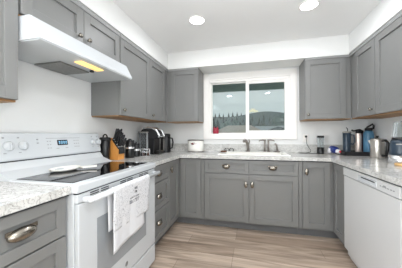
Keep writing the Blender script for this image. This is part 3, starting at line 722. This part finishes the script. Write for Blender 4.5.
# white crock on the back counter
t_ = thing('bread_crock', 'white oval enamel crock with grey rim and dark red crest left of the window', 'crock', (.70, -.125, Z))
c = (.70, -.125)
obj('crock', G().lathe((*c, Z), [(0, 0), (.118, 0), (.124, .006), (.124, .158), (.118, .164), (.112, .158), (.108, .02), (0, .012)], 40, sx=1, sy=.72), 'ceramic', t_)
obj('lid', G().lathe((*c, Z+.1645), [(0, 0), (.120, 0), (.126, .004), (.126, .014), (.10, .020), (0, .021)], 40, sx=1, sy=.72), 'rim', t_)
obj('foot_rim', G().lathe((*c, Z), [(.1245, .002), (.127, .004), (.127, .013), (.1245, .015)], 40, sx=1, sy=.72), 'rim', t_)
g = G()
for (x0, x1, z0, z1) in ((-.052, -.012, .118, .130), (-.040, .004, .108, .118), (-.028, .012, .128, .138), (.012, .04, .118, .124)):
    xm = (x0+x1)/2; ym = -.124*.72*math.sqrt(max(0, 1-(xm/.124)**2))
    g.box(c[0]+x0, c[0]+x1, c[1]+ym-.0035, c[1]+ym+.004, Z+z0, Z+z1, .0015)
obj('crest', g, 'darkred', t_, plabel='dark red printed crest')

# ------------------------------------------------------------ round the sink
RT = CZ+.0125
t_ = thing('sunglasses', 'black-rimmed glasses lying at the back left of the sink', 'glasses', (1.20, -.07, Z))
g = G()
for xc in (1.165, 1.235):
    g.tube([(xc+.030*math.cos(a), -.075, Z+.030+.026*math.sin(a)) for a in [k*math.pi/10 for k in range(21)]], .0042, 8)
g.tube([(1.193, -.075, Z+.038), (1.20, -.075, Z+.043), (1.207, -.075, Z+.038)], .004, 6)
obj('rims', g, 'black', t_)
for xe in (1.134, 1.266): obj('temple', G().tube([(xe, -.074, Z+.036), (xe, -.05, Z+.036), (xe, -.03, Z+.020)], .003, 6), 'black', t_)
obj('scrub_pad', G().box(1.105, 1.185, -.30, -.235, RT+.0005, RT+.022, .006, 2), 'sponge', base=(1.145, -.27, RT), label='dark brown scrub pad lying on the left rim of the sink', cat='scrub pad')
# faucet
t_ = thing('faucet', 'bronze pull-out kitchen faucet with a forward-curving head at the sink middle', 'faucet', (1.475, -.125, RT))
c = (1.475, -.125)
obj('base', G().lathe((*c, RT), [(0, 0), (.032, 0), (.032, .006), (.022, .014), (.020, .02), (0, .02)], 24), 'bronze', t_)
obj('spout', G().tube([(c[0], c[1], RT+.015), (c[0]-.004, c[1]-.002, RT+.07), (c[0]-.014, c[1]-.02, RT+.125), (c[0]-.030, c[1]-.055, RT+.160), (c[0]-.044, c[1]-.10, RT+.166), (c[0]-.052, c[1]-.14, RT+.150)], [.019, .019, .019, .020, .021, .018], 14), 'bronze', t_)
obj('lever', G().tube([(c[0]+.006, c[1]+.004, RT+.10), (c[0]+.020, c[1]+.004, RT+.145), (c[0]+.012, c[1]-.03, RT+.175)], [.012, .009, .007], 10), 'bronze', t_)
def pump(cx_, dirx, label):
    t_ = thing('soap_pump', label, 'soap dispenser', (cx_, -.125, RT))
    obj('collar', G().lathe((cx_, -.125, RT), [(0, 0), (.024, 0), (.024, .005), (.015, .012), (0, .012)], 20), 'bronze', t_)
    obj('post', G().cyl((cx_, -.125, RT+.010), (cx_, -.125, RT+.158), .0135, .0125), 'bronze', t_)
    obj('nozzle', G().tube([(cx_-dirx*.014, -.125, RT+.164), (cx_+dirx*.03, -.127, RT+.168), (cx_+dirx*.066, -.130, RT+.162), (cx_+dirx*.080, -.132, RT+.150)], [.013, .012, .010, .007], 10), 'bronze', t_)
pump(1.703, -1, 'bronze soap pump with its nozzle pointing left, right of the faucet')
pump(1.752, 1, 'bronze soap pump with its nozzle pointing right, right of the faucet')
t_ = thing('side_sprayer', 'short bronze side sprayer on a wide dark base at the right end of the sink', 'sprayer', (1.875, -.16, RT))
c = (1.868, -.125)
obj('base', G().lathe((*c, RT), [(0, 0), (.040, 0), (.041, .010), (.026, .022), (0, .024)], 24), 'bronze', t_)
obj('wand', G().tube([(c[0], c[1], RT+.02), (c[0]-.004, c[1], RT+.07), (c[0]-.012, c[1]-.004, RT+.10), (c[0]-.032, c[1]-.014, RT+.118)], [.014, .012, .015, .012], 12), 'bronze', t_)
# red ornament on the window ledge
t_ = thing('ornament', 'small cranberry red owl-eared ornament on the window ledge, lower left corner', 'ornament', (.985, .02, WZ0+.036))
c = (.985, .018); zb = WZ0+.0355
obj('body', G().lathe((*c, zb), [(0, 0), (.040, 0), (.045, .01), (.044, .06), (.038, .085), (0, .088)], 20, sx=1, sy=.7), 'red', t_)
for s_ in (-1, 1):
    obj('ear', G().lathe((c[0]+s_*.024, c[1], zb+.078), [(0, 0), (.016, 0), (.010, .018), (0, .034)], 14), 'red', t_)
    obj('eye', G().ell((c[0]+s_*.017, c[1]-.029, zb+.055), .009, .005, .010, 8), 'darkred', t_)

# ------------------------------------------------------------ back right counter
t_ = thing('wall_outlet', 'white electrical outlet with plugged cord on the wall right of the window', 'outlet', (2.255, -.003, 1.10))
obj('plate', G().box(2.218, 2.292, -.007, -.0005, 1.06, 1.175, .003), 'trim', t_)
g = G(); g.box(2.238, 2.272, -.0095, -.0065, 1.075, 1.108, .001); g.box(2.238, 2.272, -.0095, -.0065, 1.125, 1.158, .001); obj('sockets', g, 'ceramic', t_)
t_ = thing('power_cord', 'dark power cord hanging from the outlet to the clear grinder', 'cord', (2.3, -.05, Z))
obj('plug', G().box(2.243, 2.268, -.04, -.0098, 1.128, 1.156, .005), 'black', t_)
obj('cord', G().tube([(2.256, -.034, 1.13), (2.256, -.045, 1.09), (2.262, -.04, 1.04), (2.285, -.045, .99), (2.31, -.05, .955), (2.30, -.06, .93), (2.24, -.07, Z+.004), (2.14, -.07, Z+.004), (2.16, -.10, Z+.004), (2.28, -.11, Z+.004), (2.362, -.135, Z+.006)], .0035, 8), 'blackmatte', t_)
t_ = thing('coffee_grinder', 'small grinder with clear cup, black base and dark lid on back counter', 'grinder', (2.405, -.135, Z))
c = (2.405, -.135)
obj('motor_base', G().lathe((*c, Z), [(0, 0), (.042, 0), (.043, .006), (.041, .085), (0, .086)], 28), 'black', t_)
obj('clear_cup', G().lathe((*c, Z+.0865), [(0, 0), (.038, 0), (.040, .125), (.038, .125), (.036, .003), (0, .003)], 28), 'clear', t_)
obj('lid', G().lathe((*c, Z+.212), [(0, 0), (.042, 0), (.042, .022), (.039, .026), (0, .026)], 28), 'blackmatte', t_)
# snack packet
t_ = thing('snack_packet', 'crumpled blue and white wrapper packet between the grinder and the black tray', 'packet', (2.545, -.15, Z))
def pillow(c, rx, ry, rz, seed, rot):
    rnd = random.Random(seed); t = bmesh.new(); bmesh.ops.create_uvsphere(t, u_segments=20, v_segments=12, radius=1)
    for v in t.verts:
        q_ = v.co; sgn = lambda a, e: math.copysign(abs(a)**e, a)
        v.co = Vector((sgn(q_.x, .6)*rx, sgn(q_.y, .6)*ry, q_.z*rz))*(1+rnd.uniform(-.06, .06))
    for f in t.faces: f.smooth = True
    bmesh.ops.transform(t, matrix=Matrix.Translation(c) @ Matrix.Rotation(rot, 4, 'Y') @ Matrix.Rotation(rot*.6, 4, 'Z'), verts=t.verts)
    g = G(); g._merge(t)
    return g
obj('wrapper', pillow(Vector((2.555, -.15, Z+.058)), .058, .045, .044, 1, .35), 'packblue', t_)
obj('white_end', pillow(Vector((2.502, -.155, Z+.045)), .018, .030, .034, 2, .1), 'packwhite', t_)
obj('white_label', pillow(Vector((2.592, -.180, Z+.038)), .036, .024, .026, 3, .3), 'packwhite', t_)
obj('red_stripe', pillow(Vector((2.612, -.192, Z+.036)), .018, .018, .015, 4, .3), 'packred', t_)
# tray with bottles
t_ = thing('tray', 'black rimmed tray holding the row of drink bottles', 'tray', (2.78, -.22, Z))
g = G(); tx0, tx1, tyy0, tyy1 = 2.615, 2.955, -.335, -.085
g.box(tx0, tx1, tyy0, tyy1, Z, Z+.006); 
for q_ in ((tx0, tx1, tyy0, tyy0+.008), (tx0, tx1, tyy1-.008, tyy1), (tx0, tx0+.008, tyy0, tyy1), (tx1-.008, tx1, tyy0, tyy1)): g.box(*q_, Z+.001, Z+.048, .002)
obj('pan', g, 'blackmatte', t_)
TZ = Z+.0065
t_ = thing('travel_mug', 'dark navy travel mug with side handle and pale lid rim on the tray', 'mug', (2.685, -.20, TZ)); c = (2.682, -.20)
obj('cup', G().lathe((*c, TZ), [(0, 0), (.037, 0), (.039, .006), (.044, .265), (0, .265)], 28), 'navy', t_)
obj('lid', G().lathe((*c, TZ+.2655), [(0, 0), (.046, 0), (.047, .008), (.042, .020), (0, .022)], 28), 'rim', t_)
obj('handle', G().tube([(c[0]+.040, c[1]-.012, TZ+.245), (c[0]+.062, c[1]-.036, TZ+.242), (c[0]+.068, c[1]-.042, TZ+.20), (c[0]+.066, c[1]-.042, TZ+.15), (c[0]+.056, c[1]-.034, TZ+.128), (c[0]+.034, c[1]-.018, TZ+.132)], .0085, 10), 'navy', t_)
obj('straw', G().tube([(c[0]+.012, c[1], TZ+.285), (c[0]+.010, c[1], TZ+.318), (c[0]-.006, c[1], TZ+.335)], .0045, 8), 'black', t_)
t_ = thing('thermos', 'pale rose steel bottle with black lid in the middle of the tray', 'bottle', (2.798, -.225, TZ)); c = (2.797, -.225)
obj('flask', G().lathe((*c, TZ), [(0, 0), (.031, 0), (.033, .005), (.033, .238), (.029, .255), (.024, .262), (0, .262)], 28), 'rose', t_)
obj('lid', G().lathe((*c, TZ+.2625), [(0, 0), (.028, 0), (.028, .022), (.024, .03), (0, .03)], 24), 'blackmatte', t_)
obj('spout_loop', G().tube([(c[0]-.07, c[1]+.005, TZ+.300), (c[0]-.045, c[1]+.003, TZ+.290), (c[0]-.015, c[1], TZ+.300), (c[0]+.018, c[1], TZ+.306), (c[0]+.04, c[1], TZ+.29)], .009, 8), 'black', t_)
t_ = thing('bottle', 'slim maroon bottle at the back of the tray, behind the blue bottle', 'bottle', (2.86, -.125, TZ)); c = (2.858, -.150)
obj('flask', G().lathe((*c, TZ), [(0, 0), (.033, 0), (.035, .005), (.035, .235), (.026, .262), (0, .262)], 24), 'brown', t_)
obj('cap', G().lathe((*c, TZ+.2625), [(0, 0), (.028, 0), (.028, .028), (.020, .036), (0, .036)], 24), 'black', t_)
t_ = thing('water_bottle', 'large teal blue water bottle with black strap lid at the tray right end', 'bottle', (2.895, -.25, TZ)); c = (2.891, -.258)
obj('flask', G().lathe((*c, TZ), [(0, 0), (.050, 0), (.053, .006), (.054, .245), (.046, .278), (.034, .292), (0, .292)], 30), 'blue', t_)
lid_ = obj('lid', G().lathe((*c, TZ+.2925), [(0, 0), (.038, 0), (.039, .026), (.032, .034), (0, .036)], 26), 'blackmatte', t_)
obj('strap', G().tube([(c[0]-.036, c[1]-.01, TZ+.305), (c[0]-.018, c[1]-.012, TZ+.336), (c[0]+.012, c[1]-.012, TZ+.352), (c[0]+.034, c[1]-.010, TZ+.370), (c[0]+.050, c[1]-.006, TZ+.352), (c[0]+.046, c[1]-.004, TZ+.310)], .010, 8), 'black', lid_)

# ------------------------------------------------------------ right counter
t_ = thing('kettle', 'stainless steel electric kettle with black handle right of the tray', 'kettle', (2.855, -.50, Z)); c = (2.86, -.50)
obj('jug', G().lathe((*c, Z), [(0, 0), (.060, 0), (.063, .006), (.062, .19), (.060, .196), (0, .196)], 32), 'steel', t_)
obj('lid', G().lathe((*c, Z+.1965), [(0, 0), (.061, 0), (.060, .008), (.030, .014), (0, .016)], 32), 'steel', t_)
obj('lid_knob', G().lathe((*c, Z+.211), [(0, 0), (.010, 0), (.008, .010), (.015, .02), (.012, .028), (0, .03)], 18), 'blackmatte', t_)
obj('spout', G().prism([(c[0]-.055, c[1]+.018, Z+.135), (c[0]-.055, c[1]+.018, Z+.188), (c[0]-.074, c[1]+.034, Z+.188), (c[0]-.066, c[1]+.028, Z+.165)], (.02, .024, 0), .003), 'steel', t_)
obj('handle', G().tube([(c[0]+.018, c[1]-.052, Z+.185), (c[0]+.028, c[1]-.095, Z+.192), (c[0]+.032, c[1]-.125, Z+.165), (c[0]+.030, c[1]-.120, Z+.09), (c[0]+.026, c[1]-.105, Z+.035), (c[0]+.018, c[1]-.060, Z+.028)], .0135, 10), 'black', t_)
t_ = thing('blender', 'navy blue countertop blender with clear upturned cup at the right edge', 'blender', (2.83, -.90, Z)); c = (2.83, -.925)
obj('silver_base', G().lathe((*c, Z), [(0, 0), (.086, 0), (.092, .012), (.084, .068), (0, .069)], 32), 'silverband', t_)
hs = obj('motor_housing', G().lathe((*c, Z+.0695), [(0, 0), (.080, 0), (.080, .02), (.074, .115), (.066, .136), (0, .137)], 32), 'navy', t_)
obj('name_plate', G().box(-.020, .020, -.0015, .0015, -.004, .004, .001, mtx=Matrix.Translation((c[0]-.047, c[1]-.057, Z+.168)) @ Matrix.Rotation(-.69, 4, 'Z')), 'rim', hs)
obj('collar', G().lathe((*c, Z+.207), [(0, 0), (.062, 0), (.064, .004), (.060, .020), (0, .021)], 32), 'black', t_)
obj('clear_cup', G().lathe((*c, Z+.2285), [(.056, 0), (.058, .006), (.050, .125), (.042, .142), (0, .146), (0, .143), (.040, .139), (.047, .124), (.055, .006), (.054, 0)], 32), 'clear', t_)
obj('coaster', G().lathe((2.75, -1.14, Z), [(0, 0), (.075, 0), (.078, .003), (.078, .016), (.075, .019), (0, .019)], 36), 'board', base=(2.75, -1.14, Z), label='round light wood coaster on the right counter in front of the blender', cat='coaster')
bk = thing('appliance', 'small black box-shaped appliance between the kettle handle and the blue blender', 'appliance', (2.92, -.72, Z))
obj('case', G().box(2.885, 2.965, -.775, -.665, Z, Z+.19, .012, 2), 'black', bk)
obj('top_panel', G().box(2.895, 2.955, -.765, -.675, Z+.1905, Z+.196, .002), 'rim', bk)
